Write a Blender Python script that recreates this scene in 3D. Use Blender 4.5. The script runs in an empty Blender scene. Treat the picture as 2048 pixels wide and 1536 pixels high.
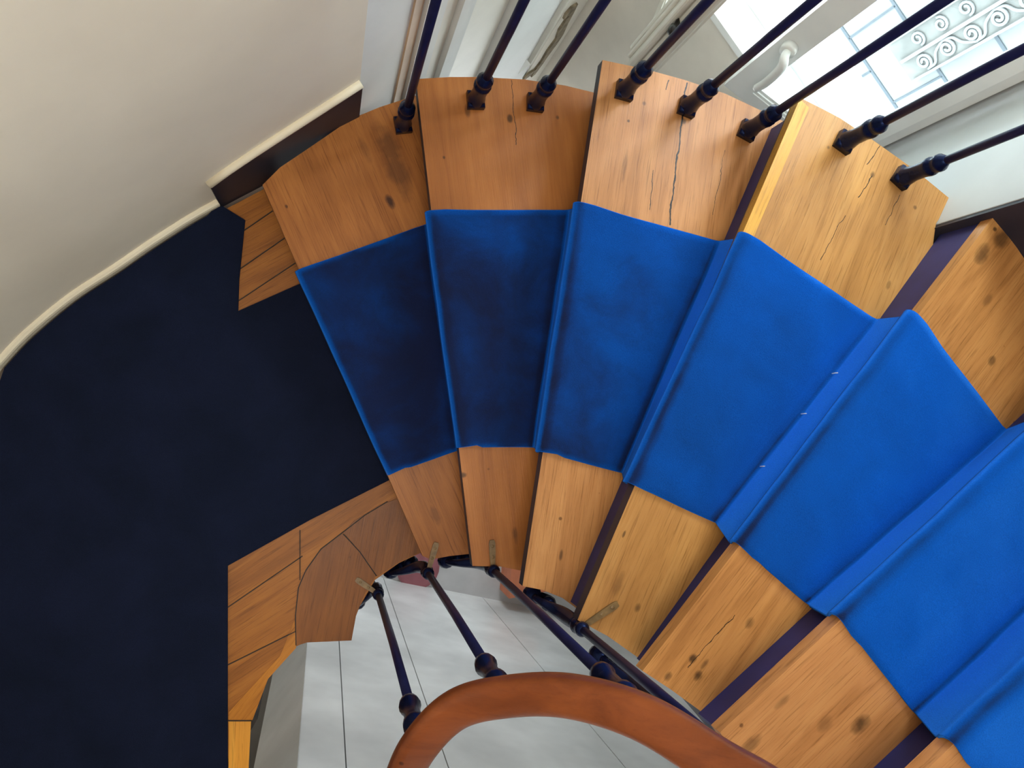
import bpy, bmesh, math, random
import numpy as np
from mathutils import Vector, Matrix
random.seed(7)
S = bpy.context.scene
COL = S.collection

# ------------------------------------------------------------------ camera
F, H = 1500.0, 2.3                      # focal length in pixels of a 2048 px frame, eye height over the landing
NADIR = (652.0, 822.0)                  # pixel straight below the camera
_nd = Vector((NADIR[0] - 1024, -(NADIR[1] - 768), -F)).normalized()
_z = -_nd
_x = (Vector((1, 0, 0)) - _z * _z[0]).normalized()
_y = _z.cross(_x)
ROT = Matrix((_x, _y, _z))              # camera axes -> world
def W(px, py, z):                       # point of the horizontal plane z seen at a pixel
    d = ROT @ Vector((px - 1024, -(py - 768), -F))
    k = (z - H) / d.z
    return Vector((d.x * k, d.y * k, z))
cam = bpy.data.cameras.new('camera'); cam.sensor_width = 36; cam.lens = F / 2048 * 36
cam.clip_start = .02
co = bpy.data.objects.new('camera', cam); COL.objects.link(co)
M4 = ROT.to_4x4(); M4.translation = (0, 0, H); co.matrix_world = M4
S.camera = co

# ------------------------------------------------------------------ light
S.view_settings.view_transform = 'Standard'; S.view_settings.look = 'None'
S.view_settings.exposure = 0.2; S.view_settings.gamma = 1.0
wd = bpy.data.worlds.new('sky'); S.world = wd; wd.use_nodes = True
bg = wd.node_tree.nodes['Background']
bg.inputs[0].default_value = (.80, .90, 1.0, 1); bg.inputs[1].default_value = 12.5
sun = bpy.data.lights.new('sun', 'SUN'); sun.energy = 1.5; sun.angle = .02; sun.color = (1, .97, .92)
so = bpy.data.objects.new('sun', sun); COL.objects.link(so)
ND = Vector((math.cos(math.radians(40)), math.sin(math.radians(40)), 0))   # outward normal of the window wall
TD = Vector((-ND.y, ND.x, 0))
so.rotation_euler = (-(ND * .5 - TD * .8 + Vector((0, 0, -.7)))).to_track_quat('Z', 'Y').to_euler()
FD = 1.9
def fp(s, d, z): return ND * (FD + d) + TD * s + Vector((0, 0, z))

FILL = bpy.data.lights.new('ceiling_fill', 'AREA'); FILL.shape = 'SQUARE'; FILL.size = 1.1
FILL.energy = 34; FILL.color = (1, .93, .84)
lo = bpy.data.objects.new('ceiling_fill', FILL); COL.objects.link(lo); lo.location = (-.05, -.45, 3.3)   # unseen fill lamp added overhead, stands for no known roof opening

def facade_light(name, s, d, z, sx, sy, e, tilt):
    l = bpy.data.lights.new(name, 'AREA'); l.shape = 'RECTANGLE'; l.size = sx; l.size_y = sy; l.energy = e; l.color = (.90, .95, 1.0)
    o = bpy.data.objects.new(name, l); COL.objects.link(o); o.location = fp(s, d, z)
    o.rotation_euler = (ND * math.cos(tilt) + Vector((0, 0, math.sin(tilt)))).to_track_quat('Z', 'Y').to_euler()
facade_light('window_daylight', 0, .12, 1.9, .7, .8, 23, .4)        # upper window panes
facade_light('lower_well_fill', 0, .05, -2.3, .9, 1.3, 22, .0)   # unseen fill added low down to brighten the grey shaft wall

# ------------------------------------------------------------------ materials
def newmat(name):
    m = bpy.data.materials.new(name); m.use_nodes = True
    return m, m.node_tree, m.node_tree.nodes['Principled BSDF']
def lk(nt, a, b): nt.links.new(a, b)
def node(nt, t, **kw):
    n = nt.nodes.new(t)
    for k, v in kw.items(): setattr(n, k, v)
    return n
def mmath(nt, op, a, b=None, c=None):
    n = node(nt, 'ShaderNodeMath', operation=op)
    for i, v in enumerate((a, b, c)):
        if v is None: continue
        if isinstance(v, (int, float)): n.inputs[i].default_value = v
        else: lk(nt, v, n.inputs[i])
    return n.outputs[0]
def mixc(nt, f, a, b, bt='MIX'):
    n = node(nt, 'ShaderNodeMix', data_type='RGBA', blend_type=bt)
    for i, v in ((0, f), (6, a), (7, b)):
        if isinstance(v, (int, float)): n.inputs[i].default_value = v
        elif isinstance(v, tuple): n.inputs[i].default_value = (*v[:3], 1)
        else: lk(nt, v, n.inputs[i])
    return n.outputs[2]
def ramp(nt, fac, stops):
    n = node(nt, 'ShaderNodeValToRGB'); lk(nt, fac, n.inputs[0])
    while len(n.color_ramp.elements) > len(stops): n.color_ramp.elements.remove(n.color_ramp.elements[-1])
    while len(n.color_ramp.elements) < len(stops): n.color_ramp.elements.new(.5)
    for e, (p, c) in zip(n.color_ramp.elements, stops): e.position = p; e.color = (*c, 1)
    return n.outputs[0]
def bump(nt, b, h, strength=.2, dist=.002):
    n = node(nt, 'ShaderNodeBump'); n.inputs['Strength'].default_value = strength; n.inputs['Distance'].default_value = dist
    lk(nt, h, n.inputs['Height']); lk(nt, n.outputs[0], b.inputs['Normal'])
def coords(nt, scale=(1, 1, 1), rot=0, src='Object'):
    tc = node(nt, 'ShaderNodeTexCoord'); mp = node(nt, 'ShaderNodeMapping')
    mp.inputs['Scale'].default_value = scale; mp.inputs['Rotation'].default_value = (0, 0, rot)
    lk(nt, tc.outputs[src], mp.inputs[0]); return mp.outputs[0], tc.outputs[src]
def noise(nt, vec, scale, detail=4, rough=.55, dist=0):
    n = node(nt, 'ShaderNodeTexNoise'); lk(nt, vec, n.inputs['Vector'])
    n.inputs['Scale'].default_value = scale; n.inputs['Detail'].default_value = detail
    n.inputs['Roughness'].default_value = rough; n.inputs['Distortion'].default_value = dist
    return n.outputs[0]

def wood(name, c_lo, c_mid, c_hi, seed=0., rough=.38, spots=(), cracks=(), rot=0., fine=1.0, spotcol=(.035, .018, .008)):
    """grain runs along local X; spots = (x, y, rx, ry, strength); cracks = (x0, y0, slope, x1, width)"""
    m, nt, b = newmat(name)
    v, raw = coords(nt, (1, 1, 1), rot)
    off = node(nt, 'ShaderNodeVectorMath', operation='ADD'); lk(nt, v, off.inputs[0]); off.inputs[1].default_value = (seed * 3.7, seed * 1.3, seed)
    mp = node(nt, 'ShaderNodeMapping'); mp.inputs['Scale'].default_value = (1.4, 16, 8); lk(nt, off.outputs[0], mp.inputs[0])
    g1 = noise(nt, mp.outputs[0], 1.5, 5, .6, .9)
    mp2 = node(nt, 'ShaderNodeMapping'); mp2.inputs['Scale'].default_value = (5, 170, 60); lk(nt, off.outputs[0], mp2.inputs[0])
    g2 = noise(nt, mp2.outputs[0], 1.6, 4, .65, .3)
    big = noise(nt, off.outputs[0], 3.2, 3, .5)
    c = ramp(nt, g1, [(.25, c_lo), (.5, c_mid), (.78, c_hi)])
    fine_r = ramp(nt, g2, [(.33, (.34, .27, .2)), (.47, (1, 1, 1))])
    c = mixc(nt, .55 * fine, c, fine_r, 'MULTIPLY')
    br = ramp(nt, big, [(.3, (.78, .72, .68)), (.65, (1.08, 1.05, 1.0))])
    c = mixc(nt, 1.0, c, br, 'MULTIPLY')
    # small dark wormholes and nail marks
    vo = node(nt, 'ShaderNodeTexVoronoi'); vo.inputs['Scale'].default_value = 9; lk(nt, off.outputs[0], vo.inputs['Vector'])
    dots = ramp(nt, vo.outputs['Distance'], [(.028, (.2, .16, .13)), (.05, (1, 1, 1))])
    c = mixc(nt, .75, c, dots, 'MULTIPLY')
    sx = node(nt, 'ShaderNodeSeparateXYZ'); lk(nt, raw, sx.inputs[0])
    wob = noise(nt, raw, 22, 3)
    for (x, y, rx, ry, st) in spots:
        dx = mmath(nt, 'DIVIDE', mmath(nt, 'SUBTRACT', sx.outputs[0], x), rx)
        dy = mmath(nt, 'DIVIDE', mmath(nt, 'SUBTRACT', sx.outputs[1], y), ry)
        r = mmath(nt, 'ADD', mmath(nt, 'MULTIPLY', dx, dx), mmath(nt, 'MULTIPLY', dy, dy))
        r = mmath(nt, 'ADD', r, mmath(nt, 'MULTIPLY', mmath(nt, 'SUBTRACT', wob, .5), 2.2))
        mr = node(nt, 'ShaderNodeMapRange'); lk(nt, r, mr.inputs[0])
        mr.inputs[1].default_value = .2; mr.inputs[2].default_value = 1.3; mr.inputs[3].default_value = st; mr.inputs[4].default_value = 0
        c = mixc(nt, mr.outputs[0], c, spotcol)
    for (x0, y0, sl, x1, wdt) in cracks:
        line = mmath(nt, 'ADD', mmath(nt, 'MULTIPLY', mmath(nt, 'SUBTRACT', sx.outputs[0], x0), sl), y0)
        line = mmath(nt, 'ADD', line, mmath(nt, 'MULTIPLY', mmath(nt, 'SUBTRACT', wob, .5), .018))
        d = mmath(nt, 'ABSOLUTE', mmath(nt, 'SUBTRACT', sx.outputs[1], line))
        f = mmath(nt, 'LESS_THAN', d, wdt)
        f = mmath(nt, 'MULTIPLY', f, mmath(nt, 'GREATER_THAN', sx.outputs[0], x0))
        f = mmath(nt, 'MULTIPLY', f, mmath(nt, 'LESS_THAN', sx.outputs[0], x1))
        c = mixc(nt, f, c, (.012, .008, .006))
    lk(nt, c, b.inputs['Base Color'])
    b.inputs['Roughness'].default_value = rough
    b.inputs['Specular IOR Level'].default_value = .28
    bump(nt, b, g2, .35, .0012)
    return m

def paint(name, col, rough=.55, var=.06, bs=.08, scale=14, coat=0.):
    m, nt, b = newmat(name)
    v, raw = coords(nt)
    n = noise(nt, raw, scale, 4)
    lo = tuple(c * (1 - var * 2) for c in col); hi = tuple(min(1, c * (1 + var)) for c in col)
    lk(nt, ramp(nt, n, [(.3, lo), (.7, hi)]), b.inputs['Base Color'])
    b.inputs['Roughness'].default_value = rough
    if coat: b.inputs['Coat Weight'].default_value = coat
    n2 = noise(nt, raw, scale * 9, 3); bump(nt, b, n2, bs, .001)
    return m

def carpet(name, col, col2, sheen=.15, sheencol=(.3, .5, 1), lustre=0., lustrecol=(0, .2, 1), pile=None):
    m, nt, b = newmat(name)
    v, raw = coords(nt)
    n = noise(nt, raw, 5, 5, .62, .4)
    fz = noise(nt, raw, 420, 2, .6)
    c = ramp(nt, n, [(.32, col), (.72, col2)])
    if pile:                                 # velvet sheen painted into the base colour: deep straight on, vivid across the fibres
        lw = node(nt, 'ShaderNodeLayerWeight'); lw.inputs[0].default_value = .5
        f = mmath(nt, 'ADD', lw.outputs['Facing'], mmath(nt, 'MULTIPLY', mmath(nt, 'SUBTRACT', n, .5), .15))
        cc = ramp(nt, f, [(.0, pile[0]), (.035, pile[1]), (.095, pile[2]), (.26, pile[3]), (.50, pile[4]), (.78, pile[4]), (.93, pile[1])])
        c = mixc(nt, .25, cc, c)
    c = mixc(nt, .35, c, ramp(nt, fz, [(.3, (.45, .45, .45)), (.7, (1.3, 1.3, 1.3))]), 'MULTIPLY')
    lk(nt, c, b.inputs['Base Color']); b.inputs['Roughness'].default_value = .95
    b.inputs['Specular IOR Level'].default_value = .08
    b.inputs['Sheen Weight'].default_value = sheen; b.inputs['Sheen Roughness'].default_value = .45
    b.inputs['Sheen Tint'].default_value = (*sheencol, 1)
    bump(nt, b, fz, .5, .003)
    if lustre:
        g = node(nt, 'ShaderNodeBsdfGlossy'); g.inputs['Roughness'].default_value = .52; g.inputs['Color'].default_value = (*lustrecol, 1)
        ms = node(nt, 'ShaderNodeMixShader'); ms.inputs[0].default_value = lustre
        out = [n_ for n_ in nt.nodes if n_.type == 'OUTPUT_MATERIAL'][0]
        lk(nt, b.outputs[0], ms.inputs[1]); lk(nt, g.outputs[0], ms.inputs[2]); lk(nt, ms.outputs[0], out.inputs[0])
    return m

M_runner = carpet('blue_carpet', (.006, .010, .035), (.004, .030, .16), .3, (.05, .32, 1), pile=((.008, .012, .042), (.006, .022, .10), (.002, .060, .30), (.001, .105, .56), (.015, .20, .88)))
M_landc = carpet('navy_carpet', (.006, .009, .022), (.009, .013, .034), .04, (.3, .4, .8))
M_floor = wood('parquet', (.22, .075, .011), (.32, .115, .017), (.42, .165, .026), 9, .45, rot=math.radians(-32))
M_border = wood('border_wood', (.15, .050, .011), (.22, .077, .016), (.29, .108, .022), 5, .4, rot=math.radians(-80))
M_bright = wood('amber_wood', (.60, .25, .03), (.72, .33, .045), (.8, .42, .07), 6, .45, rot=math.radians(90))
M_wall = paint('cream_plaster', (.90, .82, .68), .8, .03, .15, 3)
M_trimc = paint('cream_lip', (.80, .72, .55), .5, .03, .05, 5)
M_white = paint('white_plaster', (.79, .79, .76), .7, .03, .1, 4)
M_beige = paint('beige_paint', (.86, .81, .71), .6, .06, .1, 3)
M_tan = paint('tan_paint', (.66, .47, .30), .6, .08, .1, 6)
M_frame = paint('white_gloss_paint', (.84, .86, .84), .3, .02, .04, 8, .3)
M_cream = paint('cream_gloss_paint', (.80, .77, .68), .35, .04, .04, 8, .3)
M_navy = paint('navy_paint', (.016, .016, .028), .5, .1, .1, 20)
M_rise = paint('blue_violet_paint', (.017, .022, .12), .5, .12, .1, 12)
M_core = paint('grey_panel_paint', (.80, .82, .82), .30, .17, .12, 1.6, .25)
M_gap = paint('dark_gap', (.03, .025, .022), .9)
M_reveal = paint('reveal_plaster', (.55, .575, .575), .7, .03, .1, 4)
M_ceil = paint('ceiling_white', (.8, .79, .76), .9)
M_iron = paint('iron_blue_black', (.004, .006, .024), .27, .25, .3, 30)
M_rod = paint('iron_rod_paint', (.012, .012, .045), .38, .12, .08, 30, .0)
M_brass = paint('aged_brass', (.20, .12, .045), .42, .25, .2, 40)
for m_ in (M_iron, M_rod):
    b_ = m_.node_tree.nodes['Principled BSDF']; b_.inputs['Specular IOR Level'].default_value = .38 if m_ is M_iron else .16; b_.inputs['Specular Tint'].default_value = (.22, .36, 1, 1)
M_rail = wood('mahogany', (.13, .033, .009), (.18, .047, .012), (.23, .064, .016), 3, .32, fine=.25)
M_stone = paint('pale_stone', (.13, .135, .13), .8, .05, .2, 2)
M_stone2 = paint('carved_stone', (.10, .10, .09), .8, .15, .3, 4)
M_joint = paint('stone_joint', (.05, .06, .068), .9)
M_red = paint('red_paint', (.6, .12, .08), .6)
M_black = paint('black_metal', (.02, .02, .02), .25)
M_chip = paint('bare_plaster', (.30, .24, .16), .9, .25, .4, 30)
M_lowfl = paint('pale_grey_floor', (.55, .55, .56), .3, .1, .05, 3)
mg = bpy.data.materials.new('window_glass'); mg.use_nodes = True; M_glass = mg
nt = mg.node_tree; nt.nodes.clear()
o_ = node(nt, 'ShaderNodeOutputMaterial'); t_ = node(nt, 'ShaderNodeBsdfTransparent'); t_.inputs[0].default_value = (.93, .97, .96, 1)
g_ = node(nt, 'ShaderNodeBsdfGlossy'); g_.inputs['Roughness'].default_value = .02
mx = node(nt, 'ShaderNodeMixShader'); mx.inputs[0].default_value = .05
lk(nt, t_.outputs[0], mx.inputs[1]); lk(nt, g_.outputs[0], mx.inputs[2]); lk(nt, mx.outputs[0], o_.inputs[0])

# ------------------------------------------------------------------ helpers
def link(o, parent=None):
    COL.objects.link(o)
    if parent is not None:
        bpy.context.view_layer.update()
        o.parent = parent; o.matrix_parent_inverse = parent.matrix_world.inverted()
    return o
def mesh_obj(name, bm, mat, parent=None, smooth=False, loc=None, rotz=0.):
    bmesh.ops.recalc_face_normals(bm, faces=bm.faces)
    me = bpy.data.meshes.new(name)
    if loc is not None:
        Mx = Matrix.Translation(loc) @ Matrix.Rotation(rotz, 4, 'Z')
        bm.transform(Mx.inverted())
    bm.to_mesh(me); bm.free()
    me.materials.append(mat)
    if smooth:
        for p in me.polygons: p.use_smooth = True
    o = bpy.data.objects.new(name, me)
    if loc is not None: o.location = loc; o.rotation_euler = (0, 0, rotz)
    return link(o, parent)
def empty(name, loc=(0, 0, 0)):
    o = bpy.data.objects.new(name, None); o.location = loc; o.empty_display_size = .1; COL.objects.link(o); return o
def tag(o, label=None, cat=None, group=None, kind=None):
    if label: o['label'] = label
    if cat: o['category'] = cat
    if group: o['group'] = group
    if kind: o['kind'] = kind
    return o
def structure(o, label=None): o['kind'] = 'structure'; (label and o.__setitem__('label', label)); return o
def prism(bm, pts, z0, z1):
    lo_ = [bm.verts.new((p[0], p[1], z0)) for p in pts]; hi_ = [bm.verts.new((p[0], p[1], z1)) for p in pts]
    n = len(pts); bm.faces.new(lo_[::-1]); bm.faces.new(hi_)
    for i in range(n): bm.faces.new((lo_[i], lo_[(i + 1) % n], hi_[(i + 1) % n], hi_[i]))
    return lo_, hi_
def hexa(bm, a, b, c, d, a2, b2, c2, d2):
    v = [bm.verts.new(p) for p in (a, b, c, d, a2, b2, c2, d2)]
    for f in ((0, 3, 2, 1), (4, 5, 6, 7), (0, 1, 5, 4), (1, 2, 6, 5), (2, 3, 7, 6), (3, 0, 4, 7)): bm.faces.new([v[i] for i in f])
def bevel(bm, w, seg=2, ang=30):
    es = [e for e in bm.edges if len(e.link_faces) == 2 and e.calc_face_angle(0) > math.radians(ang)]
    bmesh.ops.bevel(bm, geom=es, offset=w, segments=seg, profile=.5, affect='EDGES', clamp_overlap=True)
def wallstrip(bm, pts, z0, z1, th):
    """vertical wall following pts; thickness th to the right hand side of travel (outside); z0/z1 may be lists"""
    n = len(pts); P = [Vector((p[0], p[1], 0)) for p in pts]
    Z0 = z0 if isinstance(z0, (list, tuple)) else [z0] * n; Z1 = z1 if isinstance(z1, (list, tuple)) else [z1] * n
    rows = []
    for i in range(n):
        d = (P[min(i + 1, n - 1)] - P[max(i - 1, 0)]).normalized(); nr = Vector((d.y, -d.x, 0)) * th
        q = P[i] + nr
        rows.append([bm.verts.new((P[i].x, P[i].y, Z0[i])), bm.verts.new((P[i].x, P[i].y, Z1[i])),
                     bm.verts.new((q.x, q.y, Z1[i])), bm.verts.new((q.x, q.y, Z0[i]))])
    for a, b in zip(rows, rows[1:]):
        for j in range(4): bm.faces.new((a[j], a[(j + 1) % 4], b[(j + 1) % 4], b[j]))
    bm.faces.new(rows[0]); bm.faces.new(rows[-1][::-1])
def sweep(bm, path, prof, up=Vector((0, 0, 1)), cap=True):
    """prof: list of (side, up) offsets, path: list of Vector"""
    rings = []
    n = len(path)
    for i, p in enumerate(path):
        d = (path[min(i + 1, n - 1)] - path[max(i - 1, 0)]).normalized()
        sd = d.cross(up)
        if sd.length < 1e-4: sd = Vector((1, 0, 0))
        sd.normalize(); u = sd.cross(d).normalized()
        rings.append([bm.verts.new(p + sd * a + u * b) for a, b in prof])
    k = len(prof)
    for a, b in zip(rings, rings[1:]):
        for j in range(k): bm.faces.new((a[j], a[(j + 1) % k], b[(j + 1) % k], b[j]))
    if cap: bm.faces.new(rings[0]); bm.faces.new(rings[-1][::-1])
def circ(r, n=12, ry=None): return [(r * math.cos(2 * math.pi * i / n), (ry or r) * math.sin(2 * math.pi * i / n)) for i in range(n)]
def tube(bm, path, radii, n=12):
    rings = []; m_ = len(path)
    ref = Vector((1, 0, 0))
    for i, p in enumerate(path):
        d = (path[min(i + 1, m_ - 1)] - path[max(i - 1, 0)]).normalized()
        a = ref - d * ref.dot(d)
        if a.length < .1: a = Vector((0, 1, 0)) - d * d.y
        a.normalize(); b = d.cross(a); ref = a
        r = radii[i] if isinstance(radii, (list, tuple)) else radii
        rings.append([bm.verts.new(p + a * r * math.cos(2 * math.pi * j / n) + b * r * math.sin(2 * math.pi * j / n)) for j in range(n)])
    for a, b in zip(rings, rings[1:]):
        for j in range(n): bm.faces.new((a[j], a[(j + 1) % n], b[(j + 1) % n], b[j]))
    bm.faces.new(rings[0]); bm.faces.new(rings[-1][::-1])
def lathe(bm, base, prof, n=14, yaw=0, sq=False):
    """prof: (r, z) list above base"""
    rings = []
    for r, z in prof:
        rings.append([bm.verts.new((base[0] + r * math.cos(yaw + 2 * math.pi * j / n), base[1] + r * math.sin(yaw + 2 * math.pi * j / n), base[2] + z)) for j in range(n)])
    for a, b in zip(rings, rings[1:]):
        for j in range(n): bm.faces.new((a[j], a[(j + 1) % n], b[(j + 1) % n], b[j]))
    bm.faces.new(rings[0]); bm.faces.new(rings[-1][::-1])
def spline(pts, k=8):
    """Catmull-Rom through pts"""
    P = [Vector(p) for p in pts]; P = [P[0] * 2 - P[1]] + P + [P[-1] * 2 - P[-2]]; out = []
    for i in range(1, len(P) - 2):
        for j in range(k):
            t = j / k; a, b, c, d = P[i - 1:i + 3]
            out.append(.5 * ((2 * b) + (c - a) * t + (2 * a - 5 * b + 4 * c - d) * t * t + (3 * b - a - 3 * c + d) * t ** 3))
    out.append(P[-2]); return out
def v2(p): return Vector((p[0], p[1], 0))
def isect(p, d, q, e):
    den = d.x * e.y - d.y * e.x; t = ((q.x - p.x) * e.y - (q.y - p.y) * e.x) / den
    return p + d * t

RH = .165                                # riser height
CC = Vector((.5, -.7, 0)); WR = 1.6      # stairwell wall circle
def cp(ang, r=WR, z=0.): a = math.radians(ang); return Vector((CC.x + r * math.cos(a), CC.y + r * math.sin(a), z))
def cang(p): return math.degrees(math.atan2(p[1] - CC.y, p[0] - CC.x))
ZT, ZB = 3.4, -3.3

# ------------------------------------------------------------------ room shell
PL = Vector((.077, .843, 0)); aL = cang(PL)
lp = [PL] + [W(437, 407, 0), W(322, 476, 0), W(234, 536, 0), W(146, 594, 0), W(59, 666, 0), W(0, 728, 0)]
lp = [v2(p) for p in lp]
lp = [v2(p) for p in spline(lp, 6)]
tail = [cp(a, 1.6) for a in range(157, 181, 5)] + [Vector((-1.1, -1.2, 0)), Vector((-1.1, -3.2, 0))]
lp_all = lp + [v2(p) for p in tail]
bm = bmesh.new(); wallstrip(bm, lp_all, ZB, ZT, .12)
wall_left = structure(mesh_obj('wall_left', bm, M_wall, smooth=False), 'cream curved plaster wall beside the landing')

PR = cp(48.3); REV_R = fp(-.47, 0, 0)
rp = [cp(a) for a in (48.3, 44, 40, 35, 30, 24, 18, 12, 6, 0)] + [Vector((2.1, -1.2, 0)), Vector((2.1, -3.2, 0))]
bm = bmesh.new(); wallstrip(bm, rp[::-1], ZB, ZT, .12)
structure(mesh_obj('wall_right', bm, M_reveal), 'white curved wall on the upper right')
bm = bmesh.new(); wallstrip(bm, [Vector((-1.1, -3.2, 0)), Vector((2.1, -3.2, 0))], ZB, ZT, .12)
structure(mesh_obj('wall_back', bm, M_wall))
bm = bmesh.new(); prism(bm, [(-1.6, -3.6), (3.2, -3.6), (3.2, 2.6), (-1.6, 2.6)], ZT, ZT + .1)
structure(mesh_obj('ceiling', bm, M_ceil))
bm = bmesh.new(); prism(bm, [(-1.6, -3.6), (3.2, -3.6), (3.2, 2.6), (-1.6, 2.6)], ZB - .1, ZB)
structure(mesh_obj('floor', bm, M_lowfl), 'pale grey floor one storey below in the stairwell')

# reveals and window wall
RD = Vector((math.cos(math.radians(42)), math.sin(math.radians(42)), 0))
RN = Vector((RD.y, -RD.x, 0))            # into the room
def rv(t, p, z): return PL + RD * t + RN * p + Vector((0, 0, z))
tE = (FD - PL.dot(ND)) / RD.dot(ND)
cornerL = rv(tE, 0, 0); sL = cornerL.dot(TD)
bm = bmesh.new(); wallstrip(bm, [v2(rv(tE + .1, 0, 0)), v2(PL)], ZB, ZT, .2)
structure(mesh_obj('wall_window_side', bm, M_white), 'white wall between the curved wall and the window')
bm = bmesh.new(); wallstrip(bm, [PR, REV_R + ND * .02], ZB, ZT, .15)
structure(mesh_obj('wall_reveal', bm, M_reveal), 'white window reveal at the upper right')
bm = bmesh.new()
def fbox(bm, s0, s1, d0, d1, z0, z1):
    hexa(bm, fp(s0, d0, z0), fp(s1, d0, z0), fp(s1, d1, z0), fp(s0, d1, z0), fp(s0, d0, z1), fp(s1, d0, z1), fp(s1, d1, z1), fp(s0, d1, z1))
fbox(bm, -.47, sL + .1, 0, .35, -1.6, -.03)
fbox(bm, -.47, sL + .1, 0, .35, ZB, -3.0)
fbox(bm, .47, sL + .1, 0, .35, -3.0, -1.6)  # leaves an unseen opening, added so more light reaches the shaft wall
fbox(bm, .47, sL + .1, 0, .35, -.03, ZT)
fbox(bm, -.62, -.47, .03, .35, ZB, ZT)
fbox(bm, -.47, .47, 0, .35, 3.0, ZT)
structure(mesh_obj('wall_front', bm, M_beige), 'beige wall below the window sill')

# window: frame, sill, two sashes
win = empty('window_1', fp(0, .1, 0)); structure(win, 'tall white casement window standing slightly open')
bm = bmesh.new(); fbox(bm, -.47, .47, -.03, .30, -.03, .0); fbox(bm, -.47, .47, .10, .16, .0, .035); bevel(bm, .006)
mesh_obj('sill', bm, M_frame, win)
bm = bmesh.new(); fbox(bm, -.47, -.43, .0, .09, 0, 3); fbox(bm, .43, .47, .0, .09, 0, 3); fbox(bm, -.43, .43, .0, .09, 2.95, 3); bevel(bm, .005)
mesh_obj('window_frame', bm, M_frame, win)
def sash(hinge, ang, w, z0, z1, mat, fat, label):
    """hinge world point, direction angle of the sash in plan"""
    d = Vector((math.cos(math.radians(ang)), math.sin(math.radians(ang)), 0)); n = Vector((-d.y, d.x, 0))
    def q(a, b, z): return hinge + d * a + n * b + Vector((0, 0, z))
    def bx(bm, a0, a1, b0, b1, zz0, zz1): hexa(bm, q(a0, b0, zz0), q(a1, b0, zz0), q(a1, b1, zz0), q(a0, b1, zz0), q(a0, b0, zz1), q(a1, b0, zz1), q(a1, b1, zz1), q(a0, b1, zz1))
    bm = bmesh.new(); h = .022
    bx(bm, 0, .05, -h, h, z0, z1); bx(bm, w - fat, w, -h, h, z0, z1)
    bx(bm, .05, w - fat, -h, h, z0, z0 + .06); bx(bm, .05, w - fat, -h, h, z1 - .06, z1)
    bx(bm, .05, w - fat, -h * .6, h * .6, 1.45, 1.49)
    # stepped glazing mouldings along the bottom rail
    bx(bm, .05, w - fat, -h * .8, h * .8, z0 + .06, z0 + .072); bx(bm, .05, w - fat, -h * .5, h * .5, z0 + .072, z0 + .084)
    bevel(bm, .003, 1)
    s = mesh_obj('sash', bm, mat, win); s['label'] = label
    bm = bmesh.new(); bx(bm, .05, w - fat, -.002, .002, z0 + .08, z1 - .06)
    mesh_obj('pane', bm, M_glass, s)
    return s, q, bx
hR = fp(-.43, -.02, 0)
sR, qR, bxR = sash(hR, 148, .47, .03, 2.93, M_frame, .085, 'white right sash with lever handle')
# moulded meeting strip and lever handle on the free stile
bm = bmesh.new(); path = [qR(.43, s * .022 - .0, 0) for s in (1,)]
side = 1 if (qR(.4, .02, 0)).length < (qR(.4, -.02, 0)).length else -1
zc = .80
def build_handle(q, a, side, zc, mat, parent):
    bm = bmesh.new()
    tube(bm, [q(a, side * .02, zc), q(a, side * .045, zc)], [.026, .024], 16)
    pts = [q(a, side * .04, zc), q(a, side * .065, zc + .004), q(a - .012, side * .078, zc - .01), q(a - .02, side * .08, zc - .05), q(a - .024, side * .08, zc - .12), q(a - .02, side * .078, zc - .165)]
    sp = spline(pts, 6)
    tube(bm, sp, [.012 + .003 * math.sin(i / len(sp) * 3.1) for i in range(len(sp))], 12)
    o = mesh_obj('handle', bm, mat, parent, True); return o
build_handle(qR, .432, side, .36, M_frame, sR)
# left sash swung inward
hL = fp(.43, -.02, 0)
sLh, qL, bxL = sash(hL, -112, .45, .03, 2.93, M_cream, .10, 'cream left sash swung into the room with a black knob')
bm = bmesh.new()
bxL(bm, .375, .448, -.046, .046, .035, 2.92)
for a_, b_, r_ in ((.450, -.036, .012), (.452, -.006, .016), (.451, .026, .012), (.386, -.048, .012), (.418, -.050, .008)):
    tube(bm, [qL(a_, b_, .035), qL(a_, b_, 2.92)], r_, 12)
bevel(bm, .003, 1, 60)
mesh_obj('moulding', bm, M_cream, sLh)
bm = bmesh.new()
tube(bm, [qL(.455, -.020, .36), qL(.475, -.020, .36), qL(.480, -.020, .36), qL(.500, -.020, .36), qL(.506, -.020, .36)], [.008, .009, .019, .019, .010], 16)
tube(bm, [qL(.478, -.012, .36), qL(.474, .0, .5), qL(.472, .002, 1.3)], .006, 10)
mesh_obj('knob', bm, M_black, sLh, True)

# casing strips on the wall beside the window
def rbox(bm, t0, t1, p0, p1, z0, z1): hexa(bm, rv(t0, p0, z0), rv(t1, p0, z0), rv(t1, p1, z0), rv(t0, p1, z0), rv(t0, p0, z1), rv(t1, p0, z1), rv(t1, p1, z1), rv(t0, p1, z1))
def rstrip(n_, t0, t1, p, mat, z0=ZB, z1=ZT, bv=.004, label=None):
    bm = bmesh.new(); rbox(bm, t0, t1, -.003, p, z0, z1); bevel(bm, bv, 2)
    return structure(mesh_obj('trim_%d' % n_, bm, mat), label)
rstrip(1, .150, .182, .006, M_tan, label='tan painted strip in the wall corner')
rstrip(2, .187, .262, .016, M_white, label='white flat casing strip')
rstrip(3, .272, .325, .004, M_beige, label='beige recessed strip between white casings')
rstrip(4, .328, .385, .022, M_white, label='narrow white casing board')
rstrip(5, .388, .605, .004, M_beige, label='beige panel between the white casings')
rstrip(6, .61, .625, .03, M_white)
rstrip(7, .632, .895, .04, M_white, z0=-.75, label='broad white casing post')
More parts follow.
